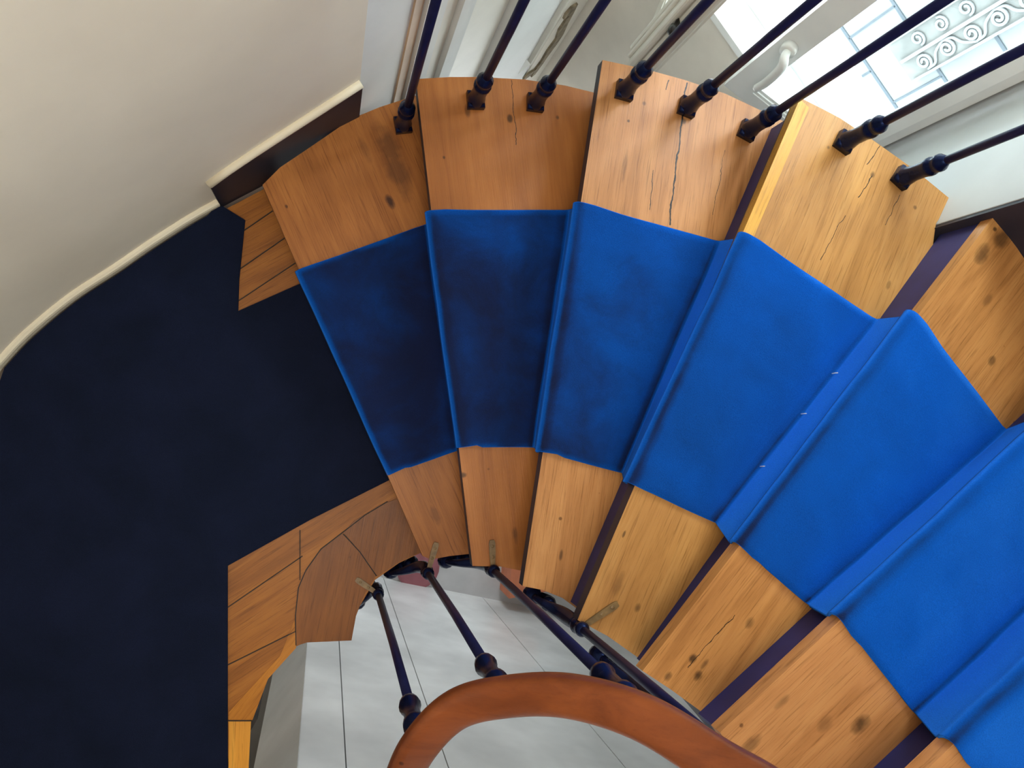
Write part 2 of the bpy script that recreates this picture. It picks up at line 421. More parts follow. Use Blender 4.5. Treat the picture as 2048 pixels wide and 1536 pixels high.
rstrip(8, .632, 1.0, .03, M_white, z1=-.76)
rstrip(9, .912, .93, .025, M_beige, z0=-.62, label='beige moulded edge of the damaged panel')
rstrip(10, 1.03, 1.055, .02, M_cream, z0=-.85)
rstrip(11, 1.10, tE - .01, .006, M_beige)

# damaged plaster by the casing
bm = bmesh.new()
def blob(bm, t, z, pts, p0=.006, p1=.016):
    A = [rv(t + a, p0, z + b) for a, b in pts]; B = [rv(t + a, p1, z + b) for a, b in pts]
    va = [bm.verts.new(x) for x in A]; vb = [bm.verts.new(x) for x in B]
    bm.faces.new(va); bm.faces.new(vb[::-1]); n = len(pts)
    for i in range(n): bm.faces.new((va[i], va[(i + 1) % n], vb[(i + 1) % n], vb[i]))
crk = [(1.145, -.10, .028), (1.16, -.20, .018), (1.155, -.34, .030), (1.175, -.5, .026), (1.16, -.62, .034), (1.145, -.76, .02), (1.13, -.86, .026), (1.12, -.97, .014)]
crk = [(t + .0 - .10 * z * .5, z * .75 - .40, w) for t, z, w in crk]
L_ = [(t - w, z) for t, z, w in crk]; R_ = [(t + w * .8, z) for t, z, w in crk[::-1]]
blob(bm, 0, 0, L_ + R_)
blob(bm, 1.13, -.49, [(-.02, .0), (.0, .03), (.03, .02), (.02, -.04), (-.01, -.05)])
blob(bm, 1.10, -1.05, [(-.03, .02), (.0, .035), (.05, .01), (.03, -.02), (-.02, -.015)])
tag(mesh_obj('peeling_plaster', bm, M_chip), 'brown crack of crumbling plaster in the beige wall by the window', 'plaster damage')

# ------------------------------------------------------------------ plaster lip and skirtings
def arcpts(a0, a1, r, n=14): return [cp(a0 + (a1 - a0) * i / n, r) for i in range(n + 1)]
jL = W(437, 405, 0)                      # where the black skirting stops
idx = min(range(len(lp)), key=lambda i: (lp[i] - v2(jL)).length)
seg = lp[:idx + 1]                       # from the window corner down to the notch
def inset(pts, d):
    out = []
    for i, p in enumerate(pts):
        t = (pts[min(i + 1, len(pts) - 1)] - pts[max(i - 1, 0)]).normalized(); out.append(p + Vector((-t.y, t.x, 0)) * d)
    return out
n_ = len(seg)
tops = [.365 + (.2 - .365) * i / (n_ - 1) for i in range(n_)]
bots = [.0 for t in tops]
bm = bmesh.new(); wallstrip(bm, inset(seg, .014), bots, tops, .014)
structure(mesh_obj('baseboard_left', bm, M_navy), 'black skirting board rising beside the lowest steps')
bm = bmesh.new(); pth = [p + Vector((0, 0, t + .008)) for p, t in zip(inset(seg, .006), tops)]
tube(bm, pth, .012, 10)
structure(mesh_obj('trim_12', bm, M_trimc, smooth=True), 'cream plaster lip over the black skirting')
seg2 = lp[idx:] + [v2(p) for p in tail]
bm = bmesh.new(); wallstrip(bm, inset(seg2, .012), .0, .035, .010); bevel(bm, .003)
tube(bm, [p + Vector((0, 0, .036)) for p in inset(seg2, .004)], .012, 10)
structure(mesh_obj('baseboard_base', bm, M_trimc), 'cream plaster lip where the curved wall meets the carpet')
# right skirting
ra = arcpts(48.2, 0, 1.6, 16)
bm = bmesh.new(); wallstrip(bm, inset(ra, -.014)[::-1], [.5 + .06 * i for i in range(17)][::-1], [1.0 + .06 * i for i in range(17)][::-1], .014)
structure(mesh_obj('baseboard_right', bm, M_navy), 'black skirting board climbing with the upper steps')

# ------------------------------------------------------------------ landing
E0 = [(455, 1440), (503, 1440), (535, 1357), (590, 1294), (612, 1284), (700, 1279), (712, 1225), (750, 1160), (798, 1126), (843, 1105)]
edge = [v2(W(x, y, 0)) for x, y in E0]
stair_side = [v2(W(843, 1105, 0)), v2(W(900, 1030, 0)), v2(W(620, 330, 0)), ]
land = [Vector((-.27, -3.19, 0)), Vector((-.27, -1.0, 0)), edge[1]] + edge[2:] + [Vector((.33, -.40, 0)), Vector((.0, .60, 0)), v2(seg[3] * .985 + CC * .015), v2(seg[-1] * .985 + CC * .015)]
land += [p * .99 + CC * .01 for p in lp[idx + 2::2]] + [Vector((-1.08, -.7, 0)), Vector((-1.08, -3.19, 0))]
bm = bmesh.new(); prism(bm, land[::-1] if False else land, -.22, 0)
bmesh.ops.triangulate(bm, faces=[f for f in bm.faces if len(f.verts) > 4])
structure(mesh_obj('floor_landing', bm, M_floor), 'amber parquet landing at the foot of the steps')
def flatpoly(pxs, z0, z1, mat, name, parent=None, bv=.0015):
    bm = bmesh.new(); prism(bm, [W(x, y, z1) for x, y in pxs], z0, z1); bevel(bm, bv, 1)
    return mesh_obj(name, bm, mat, parent)
lb = empty('landing_border', W(690, 1150, 0)); tag(lb, 'curved brown border boards along the open edge of the parquet landing', 'floor border')
flatpoly([(703, 1281), (614, 1285), (592, 1292), (592, 1240), (594, 1180), (608, 1145), (640, 1100), (684, 1067), (720, 1105), (752, 1152), (728, 1190), (712, 1232)], .0, .003, M_border, 'border_board', lb)
flatpoly([(755, 1153), (722, 1106), (687, 1065), (708, 1042), (760, 1010), (830, 985), (850, 1100), (800, 1123)], .0, .003, M_border, 'border_board', lb)
flatpoly([(592, 1296), (536, 1358), (505, 1440), (457, 1440), (457, 1425), (560, 1312), (589, 1240)], .0, .0025, wood('edge_wood', (.28, .10, .012), (.40, .15, .018), (.5, .2, .026), 4, rot=math.radians(-50)), 'border_board', lb)
flatpoly([(457, 1443), (502, 1443), (497, 1540), (480, 1700), (457, 1700)], .0, .003, M_bright, 'border_board', lb)['label'] = 'bright amber board'
# dark seams between the parquet boards
def seam(a, b, w=.0024):
    A = W(*a, .001); B = W(*b, .001); d = (B - A).normalized(); n = Vector((-d.y, d.x, 0)) * w / 2
    bm = bmesh.new(); prism(bm, [A - n, B - n, B + n, A + n], .0, .0036); return mesh_obj('floor_seam', bm, M_gap, lb)
for a, b in (((455, 1215), (605, 1112)), ((455, 1330), (592, 1262)), ((600, 1060), (600, 1160)), ((470, 545), (590, 462)), ((472, 605), (600, 520)), ((478, 468), (560, 412)), ((455, 1441), (503, 1441))): seam(a, b)
for cv in ([(592, 1290), (591, 1230), (597, 1175), (612, 1140), (642, 1098), (685, 1065), (730, 1030), (775, 1003)], [(687, 1068), (720, 1104), (753, 1152)]):
    for a, b in zip(cv, cv[1:]): seam(a, b, .0028)
# fascia of the open landing edge
bm = bmesh.new(); fpth = [Vector((-.262, -3.1, 0)), Vector((-.262, -1.0, 0)), edge[1] + Vector((.004, 0, 0))]
wallstrip(bm, [p + Vector((.012, 0, 0)) for p in fpth], -.26, -.004, -.012)
structure(mesh_obj('trim_13', bm, M_gap), 'dark fascia under the landing edge')

# carpets
CZ = .010
lc = [v2(W(455, 1700, CZ)), v2(W(455, 1132, CZ)), v2(W(620, 1040, CZ)), v2(W(795, 952, CZ)), v2(W(625, 556, CZ)), v2(W(476, 622, CZ)), v2(W(478, 560, CZ)), v2(W(490, 440, CZ)), v2(W(437, 407, CZ))]
lcw = [p for p in inset(lp[idx + 1:], .018)] + [Vector((-1.075, -.7, 0)), Vector((-1.075, -2.2, 0))]
bm = bmesh.new(); prism(bm, lc + [v2(p) for p in lcw], .0, CZ)
bmesh.ops.triangulate(bm, faces=[f for f in bm.faces if len(f.verts) > 4])
tag(mesh_obj('landing_carpet', bm, M_landc), 'dark navy fitted carpet covering the landing up to the cream curved wall', 'carpet')

# ------------------------------------------------------------------ noses and treads
NP = {1: ((525, 370), (845, 1112)), 2: (None, (945, 1130)), 3: ((1205, 120), (1045, 1172)), 4: ((1600, 195), (1155, 1240)), 5: ((1990, 430), (1285, 1340))}
NP[2] = ((832, 158), (945, 1132))
nose = {}
for k, (o_, i_) in NP.items(): nose[k] = (v2(W(*i_, k * RH)), v2(W(*o_, k * RH)))
def circ_hit(p, d, r):
    q = p - CC; b_ = q.dot(d); c_ = q.dot(q) - r * r; return p + d * (-b_ + math.sqrt(b_ * b_ - c_))
TR = 1.584
def adddir(k, p, ang):
    d = Vector((math.cos(math.radians(ang)), math.sin(math.radians(ang)), 0)); nose[k] = (p, circ_hit(p, d, TR))
adddir(6, v2(W(1440, 1465, 6 * RH)), 36.0)
q7 = v2(W(1905, 1490, 7 * RH)); d7 = Vector((math.cos(math.radians(33.5)), math.sin(math.radians(33.5)), 0))
st = Vector((.60, -.80, 0)); p7 = isect(q7, d7, nose[6][0], st); adddir(7, p7, 33.5)
for k in (8, 9, 10): adddir(k, nose[k - 1][0] + st * .235, 33)
def nd(k): a, b = nose[k]; d = (b - a).normalized(); return d, Vector((d.y, -d.x, 0))   # along, toward upstairs
TH = .035
OUT = {1: [(525, 370), (560, 335), (640, 281), (702, 238), (760, 214), (832, 191)], 2: [(832, 158), (900, 154), (960, 154), (1050, 159), (1130, 171), (1192, 186)],
       3: [(1205, 120), (1290, 138), (1370, 160), (1450, 187), (1575, 246)], 4: [(1600, 195), (1680, 236), (1750, 283), (1830, 340), (1903, 400), (1872, 447), (1866, 488)]}
INN = {1: [(845, 1112), (862, 1119), (900, 1112), (938, 1108)], 2: [(945, 1132), (1000, 1133), (1046, 1142)], 3: [(1045, 1172), (1085, 1180), (1125, 1196), (1160, 1222)],
       4: [(1155, 1240), (1215, 1272), (1280, 1318)], 5: [(1285, 1342), (1340, 1378), (1398, 1420)]}
stair = empty('staircase', (CC.x, CC.y, 0)); tag(stair, 'winding wooden staircase with honey brown treads climbing clockwise around the open well', 'staircase')
def tread_poly(k):
    z = k * RH; dn, up = nd(k + 1); back = nose[k + 1][0] + up * .10
    o = [v2(W(x, y, z)) for x, y in OUT[k]] if k in OUT else [nose[k][1]]
    i = [v2(W(x, y, z)) for x, y in INN[k]] if k in INN else [nose[k][0]]
    o = [p for q_, p in enumerate(o) if q_ < 2 or (p - back).dot(up) < -.012]; i = [p for q_, p in enumerate(i) if q_ < 2 or (p - back).dot(up) < -.012]
    if k == 1: eo = (o[-1] - o[-2]).normalized()
    elif k in OUT and k != 4: eo = (o[-1] - o[-2]).normalized()
    else: eo = None
    if eo is not None: ob = isect(o[-1], eo, back, dn)
    elif k == 4: ob = isect(o[-1], -dn * .2 + up, back, dn)
    else:
        a0 = cang(nose[k][1]); ob = circ_hit(back, dn, TR); a1 = cang(ob)
        o += [cp(a0 + (a1 - a0) * j / 4, TR) for j in (1, 2, 3)]
    ei = (i[-1] - i[-2]).normalized() if k in INN else st
    ib = isect(i[-1], ei, back, dn)
    return i[::-1], o, ob, ib
def lc_(k, px, py):
    d, u = nd(k); p = v2(W(px, py, k * RH)) - nose[k][0]
    yv = Vector((-d.y, d.x, 0)); return p.dot(d), p.dot(yv)
def sp_(k, *L): return [(*lc_(k, px, py), rx, ry, st_) for px, py, rx, ry, st_ in L]
def cr_(k, *L):
    out = []
    for x0, y0, x1, y1, w in L:
        a = lc_(k, x0, y0); b = lc_(k, x1, y1)
        if a[0] > b[0]: a, b = b, a
        out.append((a[0], a[1], (b[1] - a[1]) / (b[0] - a[0]), b[0], w))
    return out
WOODK = {
 1: wood('tread_wood_a', (.25, .088, .020), (.35, .130, .031), (.45, .18, .045), 1, .42, spots=sp_(1, (788, 322, .115, .034, .55), (780, 403, .020, .012, .95), (870, 1030, .03, .012, .4), (573, 413, .006, .004, .8), (730, 300, .04, .012, .3)), spotcol=(.05, .018, .010)),
 2: wood('tread_wood_b', (.28, .098, .024), (.37, .138, .034), (.45, .18, .048), 2, .38, spots=sp_(2, (1020, 237, .012, .008, .8), (1115, 235, .007, .006, .9), (935, 222, .02, .008, .6), (888, 315, .005, .004, .8), (1030, 1070, .025, .009, .5), (925, 950, .008, .012, .8)), cracks=cr_(2, (1022, 160, 1034, 290, .0008)), fine=.3),
 3: wood('tread_wood_c', (.32, .138, .045), (.45, .208, .072), (.54, .272, .102), 3, .36, spots=sp_(3, (1288, 207, .006, .006, .6), (1257, 242, .004, .004, .8), (1368, 243, .008, .006, .7), (1122, 1110, .014, .005, .7), (1250, 330, .05, .006, .3)), cracks=cr_(3, (1374, 165, 1338, 450, .0021), (1338, 160, 1333, 180, .0014), (1306, 340, 1300, 420, .0009), (1450, 300, 1425, 430, .0007))),
 4: wood('tread_wood_d', (.35, .168, .048), (.49, .248, .076), (.57, .315, .106), 4, .36, spots=sp_(4, (1745, 349, .010, .007, .7), (1830, 415, .006, .006, .6), (1657, 295, .005, .005, .6), (1777, 570, .012, .006, .4), (1275, 1215, .012, .008, .6), (1248, 1068, .008, .003, .7), (1236, 1170, .03, .01, .3)), cracks=cr_(4, (1716, 395, 1745, 352, .0011), (1770, 270, 1735, 330, .0009), (1640, 520, 1690, 430, .0008), (1800, 390, 1770, 450, .0008))),
 5: wood('tread_wood_e', (.36, .155, .045), (.52, .245, .078), (.62, .32, .108), 5, .36, spots=sp_(5, (1965, 508, .028, .018, .65), (1990, 458, .006, .006, .8), (2005, 478, .03, .022, .7), (1975, 600, .02, .01, .35), (1984, 722, .014, .010, .6), (1386, 1317, .011, .009, .85), (1410, 1328, .014, .006, .6), (1396, 1352, .013, .010, .85), (1336, 1353, .011, .008, .6), (1500, 1245, .014, .010, .5)), cracks=cr_(5, (1375, 1335, 1470, 1230, .0007))),
 6: wood('tread_wood_f', (.38, .165, .056), (.52, .240, .088), (.60, .31, .118), 6, .36, spots=sp_(6, (1722, 1447, .024, .018, .8), (1650, 1450, .02, .015, .3), (1563, 1405, .02, .008, .4), (1500, 1490, .03, .012, .5))),
}
treads = {}
for k in range(1, 10):
    z = k * RH; i, o, ob, ib = tread_poly(k)
    poly = i + o + [ob, ib]
    bm = bmesh.new(); prism(bm, poly, z - TH, z); bevel(bm, .006, 3, 25)
    d, up = nd(k)
    org = nose[k][0] + Vector((0, 0, z))
    o_t = mesh_obj('tread', bm, WOODK.get(k, WOODK[6]), stair, loc=org, rotz=math.atan2(d.y, d.x)); treads[k] = o_t
    if k in (2, 3, 4):                       # the nosing face is painted like the risers
        o_t.data.materials.append(M_navy)
        for p_ in o_t.data.polygons:
            if p_.normal.y > .75 and p_.center.x > .35: p_.material_index = 1
# risers: set back under each nosing
for k in range(1, 10):
    d, up = nd(k); a, b = nose[k]; z0 = (k - 1) * RH; L = (b - a).length
    si, so_ = {3: (.05, .055), 4: (.035, .03), 5: (.065, .004), 6: (.05, .05), 7: (.075, .075), 8: (.075, .075)}.get(k, (.035, .035))
    a2 = a + d * .015 + up * si; b2 = b - d * (.03 if k < 4 else .004) + up * so_
    if k == 1: b2 = b - d * .05 + up * .03
    bm = bmesh.new(); prism(bm, [a2, b2, b2 + up * .018, a2 + up * .018], z0, z0 + RH - TH)
    mesh_obj('riser', bm, M_rise, stair)
# lighter nosing strip on tread 4 and a slim batten under nosings
d, up = nd(4); a, b = nose[4]
bm = bmesh.new(); zz = 4 * RH
prism(bm, [a + d * .9 + up * .0, b - d * .005 + up * .0, b - d * .012 + up * .032, a + d * .9 + up * .03], zz - .03, zz + .0025); bevel(bm, .002, 1)
mesh_obj('nosing', bm, wood('nosing_wood', (.6, .3, .05), (.7, .38, .07), (.75, .44, .10), 8, rot=0), stair, loc=a + Vector((0, 0, zz)), rotz=math.atan2(d.y, d.x))['label'] = 'lighter orange nosing strip'
# inner and outer strings under the tread ends
inner_pts = [nose[k][0] + Vector((0, 0, k * RH)) for k in range(1, 10)]
ipath = []
for k in range(1, 10):
    d, up = nd(k); p = nose[k][0] + d * .03; ipath.append(Vector((p.x, p.y, k * RH - .30)))
isp = spline(ipath, 6)
bm = bmesh.new(); wallstrip(bm, isp, [p.z - .12 for p in isp], [p.z + .03 for p in isp], -.02)
mesh_obj('stringer', bm, M_navy, stair)
opath = []
for k in range(1, 5):
    d, up = nd(k); p = nose[k][1] - d * .05; opath.append(Vector((p.x, p.y, k * RH - .30)))
opath.append(Vector((*(nose[5][1] - nd(5)[0] * .06)[:2], 5 * RH - .30)))
ost = spline(opath, 6)
bm = bmesh.new(); wallstrip(bm, ost, [p.z - .12 for p in ost], [p.z + .085 for p in ost], .02)
mesh_obj('stringer', bm, M_navy, stair)
# underside of the flight
bm = bmesh.new()
up_ = [p + Vector((0, 0, -.0)) for p in isp]
op_full = []
for k in range(1, 10):
    d, u = nd(k); p = nose[k][1] - d * .06; op_full.append(Vector((p.x, p.y, k * RH - .3)))
osp = spline(op_full, 6)
for j in range(len(isp) - 1):
    A, B, C2, D2 = up_[j], up_[j + 1], osp[j + 1], osp[j]
    lowv = Vector((0, 0, -.02))
    hexa(bm, A + lowv, B + lowv, C2 + lowv, D2 + lowv, A, B, C2, D2)
mesh_obj('soffit', bm, M_white, stair)

# ------------------------------------------------------------------ stair runner
RO = {1: [(595, 540), (853, 448)], 2: [(856, 420), (1138, 420)], 3: [(1158, 402), (1438, 483)], 4: [(1492, 463), (1752, 638)], 5: [(1832, 622), (2012, 858)]}
RI = {1: [(780, 950), (915, 902)], 2: [(920, 895), (1066, 895)], 3: [(1080, 904), (1243, 945)], 4: [(1258, 966), (1430, 1046)], 5: [(1470, 1082), (1612, 1207)], 6: [(1684, 1243), (1835, 1435)]}
ro = {k: [v2(W(x, y, k * RH + .01)) for x, y in v] for k, v in RO.items()}
ri = {k: [v2(W(x, y, k * RH + .01)) for x, y in v] for k, v in RI.items()}

ri[6][1] = nose[7][0] + (ri[6][1] - nose[7][0]).dot(nd(7)[0]) * nd(7)[0] + nd(7)[1] * .04
d6, u6 = nd(6); d7_, u7 = nd(7)
ro[6] = [nose[6][0] + d6 * 1.02 - u6 * .004, nose[7][0] + d7_ * 1.02 + u7 * .03]
ri[7] = [v2(W(1906, 1490, 7 * RH)), nose[8][0] + nd(8)[0] * .33 + nd(8)[1] * .04]
ro[7] = [nose[7][0] + d7_ * 1.02 - u7 * .004, nose[8][0] + nd(8)[0] * 1.02 + nd(8)[1] * .03]
ri[8] = [nose[8][0] + nd(8)[0] * .33, nose[9][0] + nd(9)[0] * .33 + nd(9)[1] * .03]
ro[8] = [nose[8][0] + nd(8)[0] * 1.02, nose[9][0] + nd(9)[0] * 1.02 + nd(9)[1] * .03]
ro[0] = [v2(W(475, 622, .01)), v2(W(612, 560, .01))]; ri[0] = [v2(W(455, 1132, .01)), v2(W(795, 962, .01))]
for k in (5, 6, 7, 8):                    # the pile wraps just over each nosing
    a_, u_ = nose[k][0], nd(k)[1]
    for L_ in (ri, ro):
        if L_ is ro and k == 5: continue
        L_[k][0] = L_[k][0] - u_ * ((L_[k][0] - a_).dot(u_) + .009)
NU = 40
UU = [0, .0025] + [.0025 + .995 * j / (NU - 2) for j in range(1, NU - 1)] + [1]
rows = []      # each row: list of points across the width
def row(pi, po, z, sh=Vector((0, 0, 0))):
    return [Vector((*(pi.lerp(po, UU[j]) + sh)[:2], z)) for j in range(NU + 1)]
T_ = .009
for k in range(1, 9):
    z = k * RH + T_
    Ni, Bi = ri[k]; No, Bo = ro[k]
    if k > 0:
        u = nd(k)[1]
        zb = (k - 1) * RH + T_
        pBi, pBo = ri[k - 1][1], ro[k - 1][1]
        # crease, riser, under-nose, nose round
        uni, uno = Ni + u * .010, No + u * .010
        rows.append(row(pBi, pBo, zb + .004))
        for t in (.12, .35, .6, .85):
            rows.append([a.lerp(b, t) for a, b in zip(row(pBi, pBo, zb + .004), row(uni, uno, z - .05))])
        rows.append(row(uni, uno, z - .048))
        for q_, dz in ((-.003, -.034), (-.008, -.020), (-.006, -.009), (.001, -.002), (.010, .001), (.024, .0015), (.045, .0008)):
            rows.append(row(Ni + u * q_, No + u * q_, z + dz))
        s0 = .24 if k < 7 else .28
    else:
        rows.append(row(Ni, No, z)); s0 = .05
    m_ = 12
    for j in range(1, m_ + 1):
        t = s0 + (1 - s0 - .03) * j / m_
        rows.append([a.lerp(b, t) for a, b in zip(row(Ni, No, z), row(Bi, Bo, z))])
from mathutils import noise as mn
bm = bmesh.new(); vr = []
for r in rows:
    vr.append([bm.verts.new(p + Vector((0, 0, .0022 * mn.noise(p * 9) + .0035 * max(0, mn.noise(Vector((p.x * 3 + p.y * 2, (p.y - p.x * .35) * 16, p.z)))) * (1 if p.x > 1.15 else .3) + .0012 * mn.noise(p * 26) if 0 < i < NU else -.001))
                            + Vector((mn.noise(p * 7 + Vector((3, 0, 0))), mn.noise(p * 7 + Vector((9, 5, 0))), 0)) * .0022) for i, p in enumerate(r)])
for a, b in zip(vr, vr[1:]):
    for j in range(NU): bm.faces.new((a[j], a[j + 1], b[j + 1], b[j]))
bmesh.ops.recalc_face_normals(bm, faces=bm.faces)
runner = mesh_obj('stair_runner', bm, M_runner, smooth=True)
if sum(p.normal.z for p in runner.data.polygons) < 0:
    runner.data.flip_normals()
sm = runner.modifiers.new('thick', 'SOLIDIFY'); sm.thickness = .006; sm.offset = -1
tag(runner, 'royal blue carpet runner laid down the middle of the winding wooden steps', 'carpet')

# small bright staples at the riser foot of the runner
for n2, (px, py) in enumerate([(1668, 747), (1606, 828), (1524, 933)]):
    p = W(px, py, 4 * RH + .02)
    bm = bmesh.new(); tube(bm, [p + Vector((-.003, 0, -.004)), p + Vector((0, .001, .006)), p + Vector((.002, .001, .012))], .0012, 8)
    tag(mesh_obj('staple', bm, paint('bright_wire_%d' % n2, (.8, .8, .8), .3), None, True),
        ['tiny silver staple in the blue runner crease, uppermost of three', 'tiny silver staple in the blue runner crease, middle of three', 'tiny silver staple in the blue runner crease, lowest of three'][n2], 'staple', 'staples in the runner crease')

# ------------------------------------------------------------------ outer railing
rail_o = empty('outer_railing', (nose[3][1].x, nose[3][1].y, 3 * RH)); tag(rail_o, 'row of slim dark iron balusters along the window edge of the steps', 'railing')
feet = [((805, 252), 1), ((950, 203), 2), ((1069, 208), 2), ((1247, 184), 3), ((1372, 217), 3), ((1492, 264), 3), ((1685, 287), 4), ((1800, 358), 4)]
tops_o = []
for i, ((px, py), k) in enumerate(feet):
    z = k * RH; p = W(px, py, z)
    ztop = z + .86 + (0, .02, .08, .0, .06, .12, .03, .09)[i]
    out = (v2(p) - CC).normalized()
    rod = bmesh.new(); jig = Vector((random.uniform(-.004, .004), random.uniform(-.004, .004), 0))
    tube(rod, [p + Vector((0, 0, .08)), p + jig * .5 + Vector((0, 0, .4)), Vector((p.x, p.y, ztop))], .0108, 14)
    b = mesh_obj('baluster', rod, M_rod, rail_o, True)
    bm = bmesh.new(); yaw = math.atan2(out.y, out.x) + math.pi / 4
    lathe(bm, p, [(.033, 0), (.033, .018), (.029, .024)], 4, yaw); bevel(bm, .003, 2)
    lathe(bm, p, [(.024, .012), (.025, .022), (.0225, .034), (.020, .05), (.0205, .08), (.022, .092), (.0235, .098), (.0235, .108), (.0195, .113), (.0195, .122), (.022, .126), (.022, .136), (.014, .148), (.011, .155)], 16)
    mesh_obj('foot', bm, M_iron, b, True)
    tops_o.append(Vector((p.x, p.y, ztop + .012)))
hp = spline([tops_o[0] + (tops_o[0] - tops_o[1]) * .5 + Vector((0, 0, -.02))] + tops_o + [tops_o[-1] * 2 - tops_o[-2]], 6)
rprof = [(.029 * math.copysign(abs(math.cos(t)) ** .6, math.cos(t)), .020 * math.copysign(abs(math.sin(t)) ** .7, math.sin(t))) for t in [2 * math.pi * j / 20 for j in range(20)]]
bm = bmesh.new(); sweep(bm, hp, rprof); mesh_obj('handrail', bm, M_rail, rail_o, True)

# ------------------------------------------------------------------ inner railing
rail_i = empty('inner_railing', (.283, -.457, .1)); tag(rail_i, 'curved mahogany handrail on dark blue iron balusters around the open well', 'railing')
RP = [(-.02, -1.55, .93), (.06, -1.05, .94), (.097, -.78, .955), (.132, -.635, .985), (.160, -.552, 1.03), (.213, -.489, 1.065), (.283, -.457, 1.115), (.36, -.430, 1.205), (.435, -.430, 1.305), (.502, -.460, 1.40), (.566, -.495, 1.495), (.675, -.618, 1.66), (.80, -.79, 1.85), (.95, -.99, 2.02)]
rsp = spline(RP, 10)
prof = [(.032 * math.copysign(abs(math.cos(t)) ** .55, math.cos(t)), .021 * math.copysign(abs(math.sin(t)) ** .65, math.sin(t))) for t in [2 * math.pi * j / 24 for j in range(24)]]
bm = bmesh.new(); sweep(bm, rsp, prof); mesh_obj('handrail', bm, M_rail, rail_i, True)['label'] = 'reddish brown wooden handrail'
BI = [((.156, -.547), 0, 1.01, (712, 1158)), ((.283, -.457), 1, 1.09, (873, 1085)), ((.435, -.424), 2, 1.28, (984, 1080)), ((.566, -.493), 4, 1.47, (1236, 1207)), ((.675, -.618), 5, 1.63, None), ((.80, -.79), 6, 1.82, None)]
for (x, y), k, zt, strap in BI:
    z = k * RH if k else 0.
    if k == 4: z = 4 * RH
    bm = bmesh.new(); p = Vector((x, y, 0)); tube(bm, [p + Vector((0, 0, z + .0)), p + Vector((.002, .001, (z + zt) / 2)), p + Vector((0, 0, zt))], .0098, 14)
    b = mesh_obj('baluster', bm, M_rod, rail_i, True)
    bm = bmesh.new()
    lathe(bm, (x, y, z), [(.010, -.03), (.017, -.025), (.019, -.015), (.015, -.006), (.013, .004), (.017, .010), (.017, .018), (.0105, .028)], 16)
    mesh_obj('collar', bm, M_iron, b, True)
    bm = bmesh.new()
    lathe(bm, (x, y, zt), [(.010, -.15), (.019, -.14), (.021, -.125), (.016, -.11), (.0155, -.06), (.021, -.05), (.022, -.035), (.015, -.02), (.015, .0)], 16)
    mesh_obj('cup', bm, M_iron, b, True)
    # scrolled bracket running down the string below the tread
    kk = max(1, min(8, k if k else 1)); d, u = nd(kk)
    if k == 0: u = Vector((.55, .83, 0)) if y > -.7 else Vector((0, 1, 0))
    dn = -u
    bm = bmesh.new(); base = Vector((x, y, z - .03))
    side = dn * (.07 if k < 4 else .045)
    pts = [base, base + Vector((0, 0, -.04)), base + side * .25 + Vector((0, 0, -.085)), base + side * .9 + Vector((0, 0, -.12)), base + side * 1.3 + Vector((0, 0, -.165)), base + side * .85 + Vector((0, 0, -.205)), base + side * .3 + Vector((0, 0, -.18)), base + side * .6 + Vector((0, 0, -.145))]
    sp = spline(pts, 5); tube(bm, sp, [.014 + .005 * math.sin(i / 4.) for i in range(len(sp))], 10)
    lathe(bm, (pts[4].x, pts[4].y, pts[4].z - .02), [(.004, -.035), (.020, -.024), (.026, -.005), (.020, .015), (.004, .026)], 12)
    mesh_obj('scroll', bm, M_iron, b, True)
    if strap:
        s_ = W(*strap, z + .004); e_ = Vector((x, y, z + .004)); d_ = (e_ - s_).normalized(); n3 = Vector((-d_.y, d_.x, 0))
        bm = bmesh.new(); w0, w1 = .0085, .0055
        prism(bm, [s_ - n3 * .006, s_ - n3 * w0 + d_ * .008, s_ - n3 * w0 + d_ * .03, e_ - n3 * w1, e_ + n3 * w1, s_ + n3 * w0 + d_ * .03, s_ + n3 * w0 + d_ * .008, s_ + n3 * .006], z + .001, z + .006); bevel(bm, .001, 1)
        for q_ in (.016, .045): lathe(bm, s_ + d_ * q_ + Vector((0, 0, .001)), [(.0045, 0), (.0045, .002), (.002, .003)], 10)
        mesh_obj('strap', bm, M_brass, b)['label'] = 'aged brass strap screwed to the step'

# ------------------------------------------------------------------ grey panelled shaft in the well
def polar(a, r): a = math.radians(a); return Vector((r * math.cos(a), r * math.sin(a), 0))
A = polar(-94.0, 1.10); wdir = Vector((math.cos(math.radians(-14)), math.sin(math.radians(-14)), 0))
def wl(az): return isect(Vector((0, 0, 0)), polar(az, 1), A, wdir)
cuts = [A, wl(-86.35), wl(-71.1), wl(-50.5), wl(-36)]
far = Vector((2.08, 0, 0)); far = A + wdir * ((2.08 - A.x) / wdir.x)
cuts[-1] = far
SW = Vector((-.245, -1.30, 0)); 
wc = empty('wall_shaft', A); structure(wc, 'grey panelled wall filling the far side of the open well')
def panel(a, b, g=.0022):
    d = (b - a).normalized(); n = Vector((-d.y, d.x, 0)); a2, b2 = a + d * g, b - d * g
    bm = bmesh.new(); prism(bm, [a2, a2 - n * .03, b2 - n * .03, b2], ZB, ZT); bevel(bm, .002, 1)
    mesh_obj('panel', bm, M_core, wc)
for a, b in zip(cuts, cuts[1:]): panel(a, b)
panel(SW, A, .0005)
bm = bmesh.new(); wallstrip(bm, [far - wdir.cross(Vector((0, 0, 1))) * .0 , A, SW], ZB, ZT, -.05)
bm.free()
bm = bmesh.new(); off = Vector((wdir.y, -wdir.x, 0)) * .032
prism(bm, [A + off, A + off * 2, far + off * 2, far + off], ZB, ZT); mesh_obj('backing', bm, M_gap, wc)
